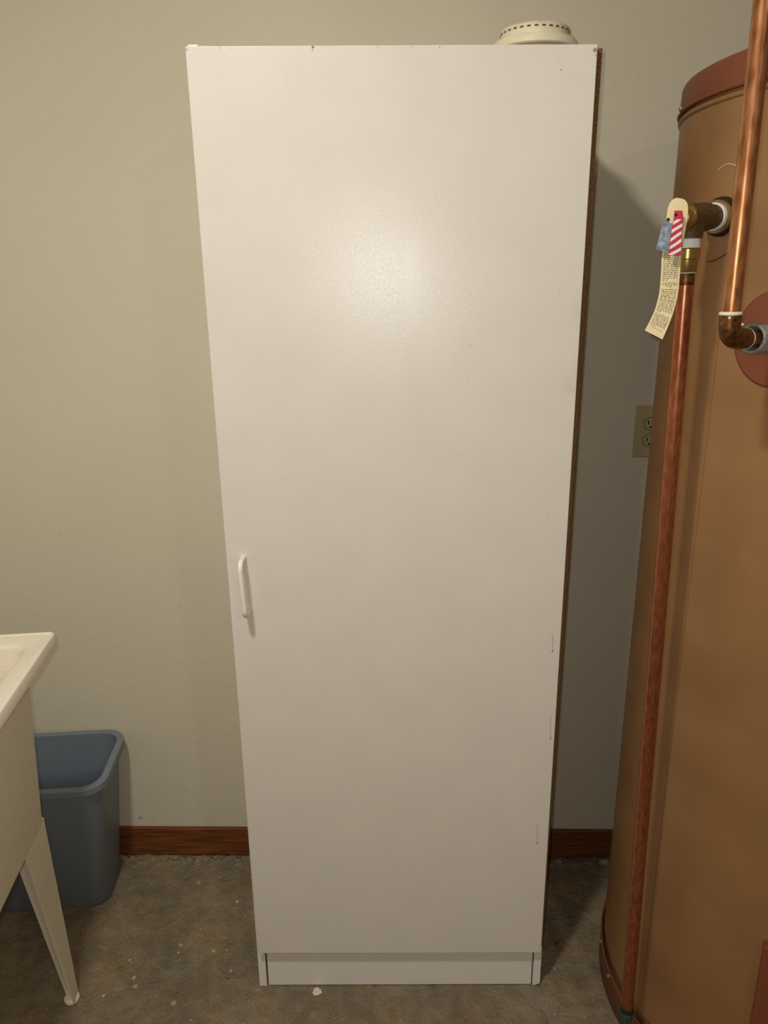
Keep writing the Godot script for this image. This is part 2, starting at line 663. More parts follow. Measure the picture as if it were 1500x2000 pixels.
# door front, u to the right and v downwards over 0.60 x 1.676 m
func door_picture() -> ImageTexture:
	var w := 720
	var h := 2011
	var fine := noise_bytes(w, h, 0.3, 2, 121)
	var big := noise_bytes(w, h, 0.006, 3, 122)
	var d := PackedByteArray()
	d.resize(w * h * 3)
	for k in w * h:
		var f := 0.975 + 0.02 * big[k] / 255.0 + 0.012 * fine[k] / 255.0
		d[k * 3] = int(226.0 * f)
		d[k * 3 + 1] = int(218.0 * f)
		d[k * 3 + 2] = int(203.0 * f)
	var P := func(x: float, y: float) -> Vector2: return Vector2((x + 0.3) / 0.6 * w, (1.783 - y) / 1.676 * h)
	var ink := Color8(120, 98, 78)
	for q in [[0.2846, 0.841, 0.2864, 0.8063], [0.2899, 0.672, 0.2924, 0.6235], [0.2766, 0.4286, 0.2788, 0.3835]]:
		scratch(d, w, h, P.call(q[0], q[1]), P.call(q[2], q[3]), 0.55, ink, 0.4)
		var e: Vector2 = P.call(q[2], q[3])
		speck(d, w, h, e.x, e.y, 1.5, Color8(70, 52, 40), 0.9)
	for q in [[-0.1135, 1.781, 2.2, 0.9], [-0.115, 1.777, 1.2, 0.6], [0.248, 1.7497, 1.2, 0.8], [0.243, 1.759, 0.8, 0.5], [0.1221, 1.3547, 1.2, 0.5], [0.296, 1.775, 3.5, 0.7], [0.298, 1.768, 1.6, 0.5], [-0.298, 1.778, 1.8, 0.5], [-0.25, 1.78, 1.2, 0.5], [0.03, 1.781, 1.0, 0.6], [0.07, 1.78, 1.2, 0.6], [-0.02, 1.781, 0.9, 0.5], [-0.246, 1.32, 0.9, 0.35], [-0.276, 0.846, 0.9, 0.35], [-0.294, 0.985, 1.0, 0.4]]:
		var e: Vector2 = P.call(q[0], q[1])
		speck(d, w, h, e.x, e.y, q[2], Color8(124, 100, 70), q[3])
	for k in 40:
		var a: Vector2 = P.call(rng.randf_range(-0.28, 0.28), rng.randf_range(0.15, 1.75))
		scratch(d, w, h, a, a + Vector2(rng.randf_range(-6, 6), rng.randf_range(2, 22)), 0.5, Color8(196, 186, 170), 0.16)
	return from_bytes(w, h, d)


# paper tag: rows of print too small to read, u across, v downwards
func tag_picture() -> ImageTexture:
	var w := 160
	var h := 1280
	var d := PackedByteArray()
	d.resize(w * h * 3)
	var n := noise_bytes(w, h, 0.05, 3, 131)
	for k in w * h:
		var f := 0.96 + 0.05 * n[k] / 255.0
		d[k * 3] = int(minf(255.0, 238.0 * f))
		d[k * 3 + 1] = int(220.0 * f)
		d[k * 3 + 2] = int(170.0 * f)
	var y := 440
	var row := 0
	while y < 1200 and row < 44:
		var x := 16
		var end := 144
		if row == 19 or row == 20:
			x = 24 if row == 19 else 60
			end = 138 if row == 19 else 98
		if row == 17 or row == 34 or row == 42:
			end = 60
		while x < end:
			var lim := mini(x + rng.randi_range(8, 26), end)
			while x < lim:
				var ww := rng.randi_range(2, 4)
				var hh := 11 if rng.randf() < 0.3 else 8
				for j in hh:
					for i in ww:
						if rng.randf() < 0.85:
							var o := ((y + 11 - j) * w + mini(x + i, w - 1)) * 3
							var c := 58 if row > 2 else 30
							d[o] = c
							d[o + 1] = c - 8
							d[o + 2] = c - 18
				x += ww + 1
			x += rng.randi_range(5, 9)
		y += 17
		row += 1
		if row == 18 or row == 21 or row == 35:
			y += 12
	for i in range(30, 136):
		for j in 4:
			if rng.randf() < 0.7:
				var o := ((1216 + j) * w + i) * 3
				d[o] = 80
				d[o + 1] = 70
				d[o + 2] = 54
	return from_bytes(w, h, d)


func stripe_picture() -> ImageTexture:
	var w := 64
	var h := 192
	var d := PackedByteArray()
	d.resize(w * h * 3)
	for y in h:
		for x in w:
			var s := fposmod((y + x * 0.55) / 34.0, 1.0)
			var c := Color8(188, 52, 74) if s < 0.56 or y < 40 else Color8(236, 226, 216)
			if x < 3 or x > w - 4:
				c = Color8(170, 48, 66)
			var f := 0.92 + 0.16 * rng.randf()
			var o := (y * w + x) * 3
			d[o] = mini(255, int(c.r8 * f))
			d[o + 1] = mini(255, int(c.g8 * f))
			d[o + 2] = mini(255, int(c.b8 * f))
	return from_bytes(w, h, d)


func speckle_picture() -> ImageTexture:
	var w := 512
	var h := 512
	var d := PackedByteArray()
	d.resize(w * h * 3)
	var n := noise_bytes(w, h, 0.3, 2, 141)
	for k in w * h:
		var v := 240 + int(14.0 * n[k] / 255.0)
		d[k * 3] = v
		d[k * 3 + 1] = v
		d[k * 3 + 2] = v
	for k in 2600:
		var r := rng.randf_range(0.5, 1.5)
		var c := [Color8(150, 142, 124), Color8(176, 166, 146), Color8(128, 122, 112)][rng.randi() % 3] as Color
		speck(d, w, h, rng.randf_range(3, w - 4), rng.randf_range(3, h - 4), r, c, rng.randf_range(0.3, 0.9))
	return from_bytes(w, h, d)


# =====================================================================
# lamps
# =====================================================================
func ceiling_disc(at: Vector3, energy: float, where: String) -> void:
	var t := thing("ceiling_lamp", "small round white ceiling lamp with a flat glowing disc, " + where, "lamp", Vector3(at.x, CEIL, at.z))
	var low := at.y - CEIL
	obj("housing", lathe([Vector2(0, 0), Vector2(0.098, 0), Vector2(0.098, -0.01), Vector2(0.090, low + 0.006), Vector2(0.084, low + 0.003), Vector2(0.070, low + 0.003), Vector2(0.070, low + 0.006), Vector2(0, low + 0.006)], 56).mesh(), mats.porcelain, t)
	obj("diffuser", lathe([Vector2(0, low + 0.006), Vector2(0.070, low + 0.006), Vector2(0.069, low + 0.003), Vector2(0, low + 0.002)], 48).mesh(), mats.bulb_glow, t)
	var l := AreaLight3D.new()
	l.name = "disc_light"
	l.light_color = Color(1.0, 0.985, 0.965)
	l.light_energy = energy
	l.area_size = Vector2(0.12, 0.12)
	l.area_normalize_energy = true
	l.area_range = 12.0
	l.area_attenuation = 2.0
	l.shadow_enabled = true
	t.add_child(l)
	l.position = Vector3(0, low, 0)
	l.rotation = Vector3(-PI / 2, 0, 0)


func flash_lamp(cam: Camera3D, energy: float) -> void:
	var eye: Vector3 = cam.position
	var at := eye + cam.basis * Vector3(-0.02, 0.02, 0.0)
	var t := thing("flash_lamp", "slim black flash lamp on a thin stand, behind the viewpoint", "lamp", Vector3(at.x, 0, at.z + 0.03))
	var d := at - t.position
	var turn := Transform3D(cam.basis, d)
	obj("body", rbox(Vector3(0.05, 0.012, 0.012), 0.004, Vector3(0.0, 0.004, 0.013)).mesh(), mats.lamp_black, t, turn)
	obj("lens", lathe([Vector2(0.0, 0.0), Vector2(0.005, 0.0), Vector2(0.005, 0.002), Vector2(0, 0.002)], 20).mesh(), mats.flash_glow, t, turn * Transform3D(Basis(Vector3.RIGHT, -PI / 2), Vector3(0, 0, 0.0075)))
	obj("stand", lathe([Vector2(0, 0), Vector2(0.12, 0), Vector2(0.12, 0.012), Vector2(0.006, 0.016), Vector2(0.006, d.y - 0.006), Vector2(0, d.y - 0.006)], 24).mesh(), mats.lamp_black, t, Transform3D(Basis.IDENTITY, Vector3(0, 0, 0.0)))
	var l := SpotLight3D.new()
	l.name = "flash_light"
	l.light_color = Color(1.0, 1.0, 1.0)
	l.light_energy = energy
	l.light_size = 0.006
	l.spot_angle = 65.0
	l.spot_angle_attenuation = 0.35
	l.spot_range = 12.0
	l.spot_attenuation = 2.0
	l.shadow_enabled = true
	t.add_child(l)
	l.transform = turn


# =====================================================================
# room
# =====================================================================
func build_room() -> void:
	# back wall with its own picture
	var sp := Soup.new()
	var z := WALL_Z
	var nz := Vector3(0, 0, 1)
	var nx := 24
	var x0 := X_LEFT - 0.1
	var x1 := X_RIGHT + 0.1
	var uv := func(x: float, y: float) -> Vector2: return Vector2((x + 1.4) / 2.4, (CEIL - y) / CEIL)
	var a := sp.add(Vector3(x0, 0, z), nz, uv.call(x0, 0.0))
	var b := sp.add(Vector3(x1, 0, z), nz, uv.call(x1, 0.0))
	var c := sp.add(Vector3(x1, CEIL, z), nz, uv.call(x1, CEIL))
	var e := sp.add(Vector3(x0, CEIL, z), nz, uv.call(x0, CEIL))
	sp.quad(a, b, c, e)
	sp.flat(Vector3(x1, 0, z - 0.12), Vector3(x0, 0, z - 0.12), Vector3(x0, CEIL, z - 0.12), Vector3(x1, CEIL, z - 0.12))
	sp.flat(Vector3(x0, CEIL, z), Vector3(x1, CEIL, z), Vector3(x1, CEIL, z - 0.12), Vector3(x0, CEIL, z - 0.12))
	sp.flat(Vector3(x0, 0, z - 0.12), Vector3(x1, 0, z - 0.12), Vector3(x1, 0, z), Vector3(x0, 0, z))
	sp.flat(Vector3(x0, 0, z - 0.12), Vector3(x0, 0, z), Vector3(x0, CEIL, z), Vector3(x0, CEIL, z - 0.12))
	sp.flat(Vector3(x1, 0, z), Vector3(x1, 0, z - 0.12), Vector3(x1, CEIL, z - 0.12), Vector3(x1, CEIL, z))
	struct("wall_back", sp.mesh(), mats.wall_paint)
	var d := Z_FRONT - WALL_Z
	struct("wall_left", rbox(Vector3(0.12, CEIL, d), 0.002, Vector3(X_LEFT - 0.06, CEIL / 2, WALL_Z + d / 2)).mesh(), mats.other_wall_paint)
	struct("wall_right", rbox(Vector3(0.12, CEIL, d), 0.002, Vector3(X_RIGHT + 0.06, CEIL / 2, WALL_Z + d / 2)).mesh(), mats.other_wall_paint)
	struct("wall_front", rbox(Vector3(X_RIGHT - X_LEFT + 0.24, CEIL, 0.12), 0.002, Vector3((X_LEFT + X_RIGHT) / 2, CEIL / 2, Z_FRONT + 0.06)).mesh(), mats.other_wall_paint)
	struct("ceiling", rbox(Vector3(X_RIGHT - X_LEFT + 0.24, 0.12, d + 0.24), 0.002, Vector3((X_LEFT + X_RIGHT) / 2, CEIL + 0.06, WALL_Z + d / 2)).mesh(), mats.ceiling_paint)
	# floor: a slab whose visible part is a fine uneven grid
	var fl := Soup.new()
	var lump := FastNoiseLite.new()
	lump.seed = 3
	lump.frequency = 14.0
	lump.fractal_octaves = 4
	var gx0 := -1.2
	var gx1 := 0.8
	var gz0 := WALL_Z
	var gz1 := 0.4
	var high := func(x: float, zz: float) -> float:
		var edge := smoothstep(0.0, 0.06, x - gx0) * smoothstep(0.0, 0.06, gx1 - x) * smoothstep(0.0, 0.06, gz1 - zz)
		var v := lump.get_noise_2d(x, zz)
		var ridge := exp(-pow((zz - WALL_Z - 0.022) / 0.015, 2.0)) * (0.35 + 1.3 * lump.get_noise_2d(x * 2.0 + 5.0, zz * 2.0))
		return (minf(0.0, v) * 0.004 - 0.0003 + maxf(0.0, ridge) * 0.009) * edge - 0.0002
	var nxg := 400
	var nzg := 160
	for j in nzg + 1:
		for i in nxg + 1:
			var x := lerpf(gx0, gx1, float(i) / nxg)
			var zz := lerpf(gz0, gz1, float(j) / nzg)
			var hh: float = high.call(x, zz)
			var hx: float = high.call(x + 0.003, zz)
			var hz: float = high.call(x, zz + 0.003)
			fl.add(Vector3(x, hh, zz), Vector3(hh - hx, 0.003, hh - hz).normalized(), Vector2((x + 1.2) / 2.0, zz + 0.42))
	for j in nzg:
		for i in nxg:
			var k := j * (nxg + 1) + i
			fl.quad(k, k + nxg + 1, k + nxg + 2, k + 1)
	var X0 := X_LEFT - 0.12
	var X1 := X_RIGHT + 0.12
	var Z0 := WALL_Z - 0.12
	var Z1 := Z_FRONT + 0.12
	var y := -0.0002
	for r in [[X0, gx0, Z0, Z1], [gx1, X1, Z0, Z1], [gx0, gx1, gz1, Z1], [gx0, gx1, Z0, gz0]]:
		var ids := []
		for q in [Vector3(r[0], y, r[3]), Vector3(r[1], y, r[3]), Vector3(r[1], y, r[2]), Vector3(r[0], y, r[2])]:
			ids.append(fl.add(q, Vector3.UP, Vector2((q.x + 1.2) / 2.0, q.z + 0.42)))
		fl.quad(ids[0], ids[1], ids[2], ids[3])
	var bt := -0.12
	fl.flat(Vector3(X0, bt, Z0), Vector3(X1, bt, Z0), Vector3(X1, bt, Z1), Vector3(X0, bt, Z1))
	fl.flat(Vector3(X0, bt, Z1), Vector3(X1, bt, Z1), Vector3(X1, y, Z1), Vector3(X0, y, Z1))
	fl.flat(Vector3(X1, bt, Z0), Vector3(X0, bt, Z0), Vector3(X0, y, Z0), Vector3(X1, y, Z0))
	fl.flat(Vector3(X1, bt, Z1), Vector3(X1, bt, Z0), Vector3(X1, y, Z0), Vector3(X1, y, Z1))
	fl.flat(Vector3(X0, bt, Z0), Vector3(X0, bt, Z1), Vector3(X0, y, Z1), Vector3(X0, y, Z0))
	struct("floor", fl.mesh(), mats.concrete)
	# baseboard: a plain stained board standing a little clear of the rough floor
	var bl := X_RIGHT - X_LEFT
	struct("baseboard_back", rbox(Vector3(bl, 0.0835, 0.0108), 0.002, Vector3((X_LEFT + X_RIGHT) / 2, 0.0452, WALL_Z + 0.0056)).mesh(), mats.stained_wood)


# =====================================================================
# cabinet
# =====================================================================
func build_cabinet() -> void:
	var t := thing("tall_cabinet", "tall white laminate storage cabinet with a single plain door, against the wall", "cabinet", Vector3.ZERO, Vector3(-0.0061856, 0.0175108, 0))
	var D := 0.372
	var zf := -0.016
	# sides: the bottoms are cut square to the floor though the carcass leans back
	var side := func(xb: float, xt: float, top: float, th: float) -> ArrayMesh:
		var warp := func(p: Vector3) -> Vector3:
			var k := p.y / 1.78
			var q := p
			q.x += lerpf(xb, xt, k)
			q.y += lerpf(-p.z * 0.0062 + 0.0004, 0.0, k)
			return q
		return rbox(Vector3(th, top, D), 0.0012, Vector3(0, top / 2, zf - D / 2), warp).mesh()
	var s1 := obj("side_panel", side.call(-0.2985 + 0.008, -0.3005 + 0.008, 1.7925, 0.016), mats.laminate, t)
	var s2 := obj("side_panel", side.call(0.306 - 0.008, 0.3098 - 0.008, 1.7775, 0.016), mats.laminate, t)
	var warp_top := func(p: Vector3) -> Vector3: return p + Vector3(0, lerpf(0.0060, -0.0075, (p.x + 0.28) / 0.56), 0)
	obj("top_panel", rbox(Vector3(0.576, 0.016, D), 0.0012, Vector3(0.0055, 1.7765, zf - D / 2), warp_top).mesh(), mats.laminate, t)
	obj("bottom_panel", rbox(Vector3(0.576, 0.016, D - 0.004), 0.0012, Vector3(0.0045, 0.102, zf - D / 2)).mesh(), mats.laminate, t)
	obj("back_panel", rbox(Vector3(0.574, 1.66, 0.004), 0.001, Vector3(0.0045, 0.94, zf - D + 0.003)).mesh(), mats.raw_chipboard, t)
	var kick := obj("kick_board", rbox(Vector3(0.5660, 0.092, 0.016), 0.001, Vector3(0.0041, 0.0478, zf - 0.0098)).mesh(), mats.laminate, t)
	kick.set_meta("label", "plain kick board under the door, a dark gap at each end")
	obj("edge_strip", rbox(Vector3(0.0120, 1.670, 0.002), 0.0006, Vector3(0, 0.9445, zf + 0.0012), func(p: Vector3) -> Vector3: return p + Vector3(lerpf(0.2995, 0.3045, p.y / 1.78), 0, 0)).mesh(), mats.raw_chipboard, t)
	obj("chipped_edge", prism([Vector2(0.2955, 0.0012), Vector2(0.3052, 0.0012), Vector2(0.3052, 0.0075), Vector2(0.3035, 0.0048), Vector2(0.299, 0.0038)], zf - 0.001, zf + 0.0006).mesh(), mats.raw_chipboard, s2)
	# door: not quite square
	var door_warp := func(p: Vector3) -> Vector3:
		var u := clampf((p.x + 0.3) / 0.6, 0.0, 1.0)
		var v := clampf((p.y - 0.107) / 1.676, 0.0, 1.0)
		var dx: float = lerpf(lerpf(0.0075, 0.0003, u), lerpf(-0.0003, -0.0003, u), v)
		var dy: float = lerpf(lerpf(0.0012, -0.0002, u), lerpf(0.003, -0.0015, u), v)
		return p + Vector3(dx, dy, 0)
	var door := obj("door", rbox(Vector3(0.6, 1.676, 0.0145), 0.0012, Vector3(0, 0.107 + 0.838, -0.00725), door_warp).mesh(), mats.door_laminate, t)
	# bow handle
	var path := []
	var rad := []
	var top := 0.9935
	var bot := 0.8925
	var R := 0.014
	var out := 0.033
	path.append(Vector3(-0.2668, top, 0.0))
	path.append(Vector3(-0.2668, top - 0.001, out - R - 0.004))
	for k in 9:
		var an := PI / 2 * k / 8.0
		path.append(Vector3(-0.2668, top - R + R * cos(an), out - R + R * sin(an)))
	for k in 9:
		var an := PI / 2 * k / 8.0
		path.append(Vector3(-0.2638, bot + R - R * sin(an), out - R + R * cos(an)))
	path.append(Vector3(-0.2638, bot, 0.0))
	for k in path.size():
		rad.append(0.0047)
	rad[0] = 0.0056
	rad[-1] = 0.0056
	var h := obj("handle", tube(path, rad, 20).mesh(), mats.white_plastic, door)
	h.set_meta("label", "white plastic bow handle")


# =====================================================================
# smoke detector on the cabinet top
# =====================================================================
func build_detector() -> void:
	var t := thing("smoke_detector", "round yellowed smoke detector lying on top of the cabinet", "smoke detector", Vector3(0.2195, 1.7828, -0.094), Vector3(0.0, 0.3, -0.006))
	obj("base", lathe([Vector2(0, 0), Vector2(0.05, 0), Vector2(0.052, 0.0065), Vector2(0.0655, 0.0065), Vector2(0.067, 0.008), Vector2(0.067, 0.012), Vector2(0.063, 0.0195), Vector2(0.057, 0.0215), Vector2(0, 0.0215)], 72).mesh(), mats.detector_plastic, t)
	var cap := obj("vented_cap", lathe([Vector2(0.0, 0.0215), Vector2(0.0525, 0.0215), Vector2(0.0525, 0.0355), Vector2(0.051, 0.0372), Vector2(0.046, 0.039), Vector2(0, 0.0405)], 72).mesh(), mats.detector_plastic, t)
	var one := rbox(Vector3(0.0056, 0.0024, 0.002), 0.0005).mesh()
	for k in 30:
		var an := TAU * k / 30.0
		obj("vent_slot", one, mats.dark_slot, cap, Transform3D(Basis(Vector3.UP, an), Vector3(sin(an), 0, cos(an)) * 0.05205 + Vector3(0, 0.0312, 0)))


# =====================================================================
# wall outlet
# =====================================================================
func build_outlet() -> void:
	var w := 0.0699
	var h := 0.1143
	var t := thing("wall_outlet", "ivory double outlet plate on the wall, half behind the water heater", "outlet", Vector3(0.5205 + w / 2, 1.0754 + h / 2, WALL_Z))
	# plate: low pyramid edge
	var f := Soup.new()
	var rings := []
	for q in [[0.0, 0.0], [0.0, 0.0018], [0.0028, 0.0052]]:
		rings.append([Vector3(-w / 2 + q[0], -h / 2 + q[0], q[1]), Vector3(w / 2 - q[0], -h / 2 + q[0], q[1]), Vector3(w / 2 - q[0], h / 2 - q[0], q[1]), Vector3(-w / 2 + q[0], h / 2 - q[0], q[1])])
	for k in 2:
		for s in 4:
			f.flat(rings[k][s], rings[k][(s + 1) % 4], rings[k + 1][(s + 1) % 4], rings[k + 1][s])
	f.flat(rings[2][0], rings[2][1], rings[2][2], rings[2][3])
	obj("cover_plate", f.mesh(), mats.ivory_plastic, t)
	for s in [1.0, -1.0]:
		var ring := lathe([Vector2(0.0130, 0.0), Vector2(0.0148, 0.0), Vector2(0.0148, 0.0008), Vector2(0.0130, 0.0008)], 40).mesh()
		var rx := Transform3D(Basis(Vector3.RIGHT, PI / 2), Vector3(-0.0022, 0.0186 * s, 0.0050))
		obj("socket_gap", ring, mats.dark_slot, t, rx)
		var face := obj("socket", lathe([Vector2(0, 0), Vector2(0.0135, 0.0), Vector2(0.0135, 0.0016), Vector2(0.0130, 0.002), Vector2(0, 0.002)], 40).mesh(), mats.ivory_plastic, t, rx)
		obj("slot", rbox(Vector3(0.0028, 0.001, 0.0092), 0.0004).mesh(), mats.slot_black, face, Transform3D(Basis.IDENTITY, Vector3(-0.0050, 0.0017, -0.0032)))
		obj("slot", rbox(Vector3(0.0022, 0.001, 0.007), 0.0004).mesh(), mats.slot_black, face, Transform3D(Basis.IDENTITY, Vector3(0.0054, 0.0017, -0.0032)))
		obj("ground_hole", lathe([Vector2(0, 0), Vector2(0.0026, 0), Vector2(0.0026, 0.001), Vector2(0, 0.001)], 16).mesh(), mats.slot_black, face, Transform3D(Basis.IDENTITY, Vector3(0, 0.0012, 0.0072)))
	obj("screw", lathe([Vector2(0, 0), Vector2(0.0032, 0), Vector2(0.0028, 0.0012), Vector2(0, 0.0016)], 20).mesh(), mats.bright_screw, t, Transform3D(Basis(Vector3.RIGHT, PI / 2), Vector3(0, 0, 0.005)))


# =====================================================================
# water heater
# =====================================================================
func on_tank(az_deg: float, y: float, r: float) -> Vector3:
	return Vector3(cos(deg_to_rad(az_deg)) * r, y, sin(deg_to_rad(az_deg)) * r)


# curved plate on the cylinder; az in degrees, measured from +x towards +z
func tank_plate(az0: float, az1: float, y0: float, y1: float, r0: float, r1: float, n := 16) -> Soup:
	var sp := Soup.new()
	var lo := deg_to_rad(minf(az0, az1))
	var hi := deg_to_rad(maxf(az0, az1))
	var p := func(k: int, y: float, r: float) -> Vector3:
		var an := lerpf(hi, lo, float(k) / n)
		return Vector3(cos(an) * r, y, sin(an) * r)
	for k in n:
		var a: Vector3 = p.call(k, y0, r1)
		var b: Vector3 = p.call(k + 1, y0, r1)
		var c: Vector3 = p.call(k + 1, y1, r1)
		var e: Vector3 = p.call(k, y1, r1)
		var na := Vector3(a.x, 0, a.z).normalized()
		var nb := Vector3(b.x, 0, b.z).normalized()
		sp.quad(sp.add(a, na), sp.add(b, nb), sp.add(c, nb), sp.add(e, na))
		sp.flat(p.call(k, y1, r1), p.call(k + 1, y1, r1), p.call(k + 1, y1, r0), p.call(k, y1, r0))
		sp.flat(p.call(k, y0, r0), p.call(k + 1, y0, r0), p.call(k + 1, y0, r1), p.call(k, y0, r1))
	sp.flat(p.call(0, y0, r0), p.call(0, y0, r1), p.call(0, y1, r1), p.call(0, y1, r0))
	sp.flat(p.call(n, y0, r1), p.call(n, y0, r0), p.call(n, y1, r0), p.call(n, y1, r1))
	return sp


func build_tank() -> void:
	var t := thing("water_heater", "large tan cylindrical water heater with rust brown lid, beside the cabinet", "water heater", TANK)
	var R := TANK_R
	obj("body", lathe([Vector2(0, 0.03), Vector2(R - 0.006, 0.03), Vector2(R - 0.006, 0.09), Vector2(R, 0.09), Vector2(R, 1.688), Vector2(R + 0.0025, 1.6895), Vector2(R + 0.0035, 1.692), Vector2(R + 0.0025, 1.6945), Vector2(R - 0.002, 1.6955), Vector2(R - 0.002, 1.7), Vector2(0, 1.7)], 160).mesh(), mats.tank_paint, t)
	var lid := obj("lid", lathe([Vector2(0, 1.7), Vector2(R + 0.0045, 1.7), Vector2(R + 0.0055, 1.7015), Vector2(R + 0.0025, 1.7045), Vector2(R + 0.0015, 1.738), Vector2(R - 0.001, 1.743), Vector2(R - 0.006, 1.7455), Vector2(R - 0.03, 1.7475), Vector2(0, 1.751)], 160).mesh(), mats.rust_paint, t)
	lid.set_meta("label", "rust brown lid with a rolled lip")
	var screw := lathe([Vector2(0, 0), Vector2(0.0042, 0), Vector2(0.0042, 0.002), Vector2(0.003, 0.0034), Vector2(0, 0.0036)], 16).mesh()
	for az in [-167.0, 140.0, 80.0]:
		obj("screw", screw, mats.bright_screw, lid, along(on_tank(az, 0, 1), on_tank(az, 1.7105, R + 0.002)))
	obj("base_ring", lathe([Vector2(R - 0.01, 0.0), Vector2(R + 0.0045, 0.0), Vector2(R + 0.0055, 0.0015), Vector2(R + 0.0055, 0.066), Vector2(R + 0.007, 0.068), Vector2(R + 0.0055, 0.07), Vector2(R + 0.0035, 0.07), Vector2(R + 0.0035, 0.02), Vector2(R - 0.01, 0.02)], 160).mesh(), mats.rust_paint, t)
	for az in [-170.0, 176.5, 160.0]:
		obj("screw", screw, mats.bright_screw, t, along(on_tank(az, 0, 1), on_tank(az, 0.056 if az > 0 else 0.06, R + 0.0055)))
	# lapped vertical seam of the jacket
	obj("jacket_seam", tank_plate(158.9, 158.2, 0.09, 1.688, R - 0.001, R + 0.0009, 3).mesh(), mats.tank_paint, t)
	# round cover behind the supply pipe
	var disc := Soup.new()
	var az0 := deg_to_rad(142.5)
	var cy := 1.377
	var rr := 0.0655
	var n := 64
	var pt := func(rho: float, phi: float, r: float) -> Vector3:
		var an: float = az0 - rho * cos(phi) / R
		return Vector3(cos(an) * r, cy + rho * sin(phi), sin(an) * r)
	var steps := [0.0, rr * 0.5, rr - 0.002, rr, rr]
	var rads := [R + 0.003, R + 0.003, R + 0.003, R + 0.0022, R - 0.003]
	for k in 4:
		for s in n:
			var f0 := TAU * s / n
			var f1 := TAU * (s + 1) / n
			var ps := [pt.call(steps[k], f0, rads[k]), pt.call(steps[k + 1], f0, rads[k + 1]), pt.call(steps[k + 1], f1, rads[k + 1]), pt.call(steps[k], f1, rads[k])]
			var ids := []
			for j in 4:
				var q: Vector3 = ps[j]
				var nn := Vector3(q.x, 0, q.z).normalized()
				if k >= 2:
					var fo: float = f0 if j < 2 else f1
					var side := (pt.call(rr, fo, R) - pt.call(0.0, fo, R)).normalized() as Vector3
					nn = (nn * (1.0 if k == 2 else 0.0) + side).normalized()
				ids.append(disc.add(q, nn))
			disc.quad(ids[0], ids[1], ids[2], ids[3])
	var dm := obj("round_cover", disc.mesh(), mats.rust_paint, t)
	dm.set_meta("label", "round rust brown cover on the tank side")
	# lower access panel
	var pn := obj("access_panel", tank_plate(124.4, 84.0, 0.12, 0.43, R - 0.002, R + 0.014, 20).mesh(), mats.rust_paint, t)
	pn.set_meta("label", "rust brown curved access panel low on the tank")
	obj("panel_lip", tank_plate(124.9, 83.5, 0.115, 0.435, R - 0.002, R + 0.003, 20).mesh(), mats.rust_paint, pn)
	# a thin wire lying against the jacket
	var path := []
	var rad := []
	for k in 9:
		var f := k / 8.0
		path.append(on_tank(lerpf(165.2, 158.5, f), 1.478 + 0.012 * f * f, R + 0.0012))
		rad.append(0.0006)
	obj("wire", tube(path, rad, 6).mesh(), mats.black_wire, t)
	path = []
	for k in 9:
		var f := k / 8.0
		path.append(on_tank(lerpf(165.0, 158.5, f), 1.600 + 0.006 * sin(PI * f), R + 0.0008))
	obj("hair", tube(path, rad, 6).mesh(), mats.solder_flux, t)


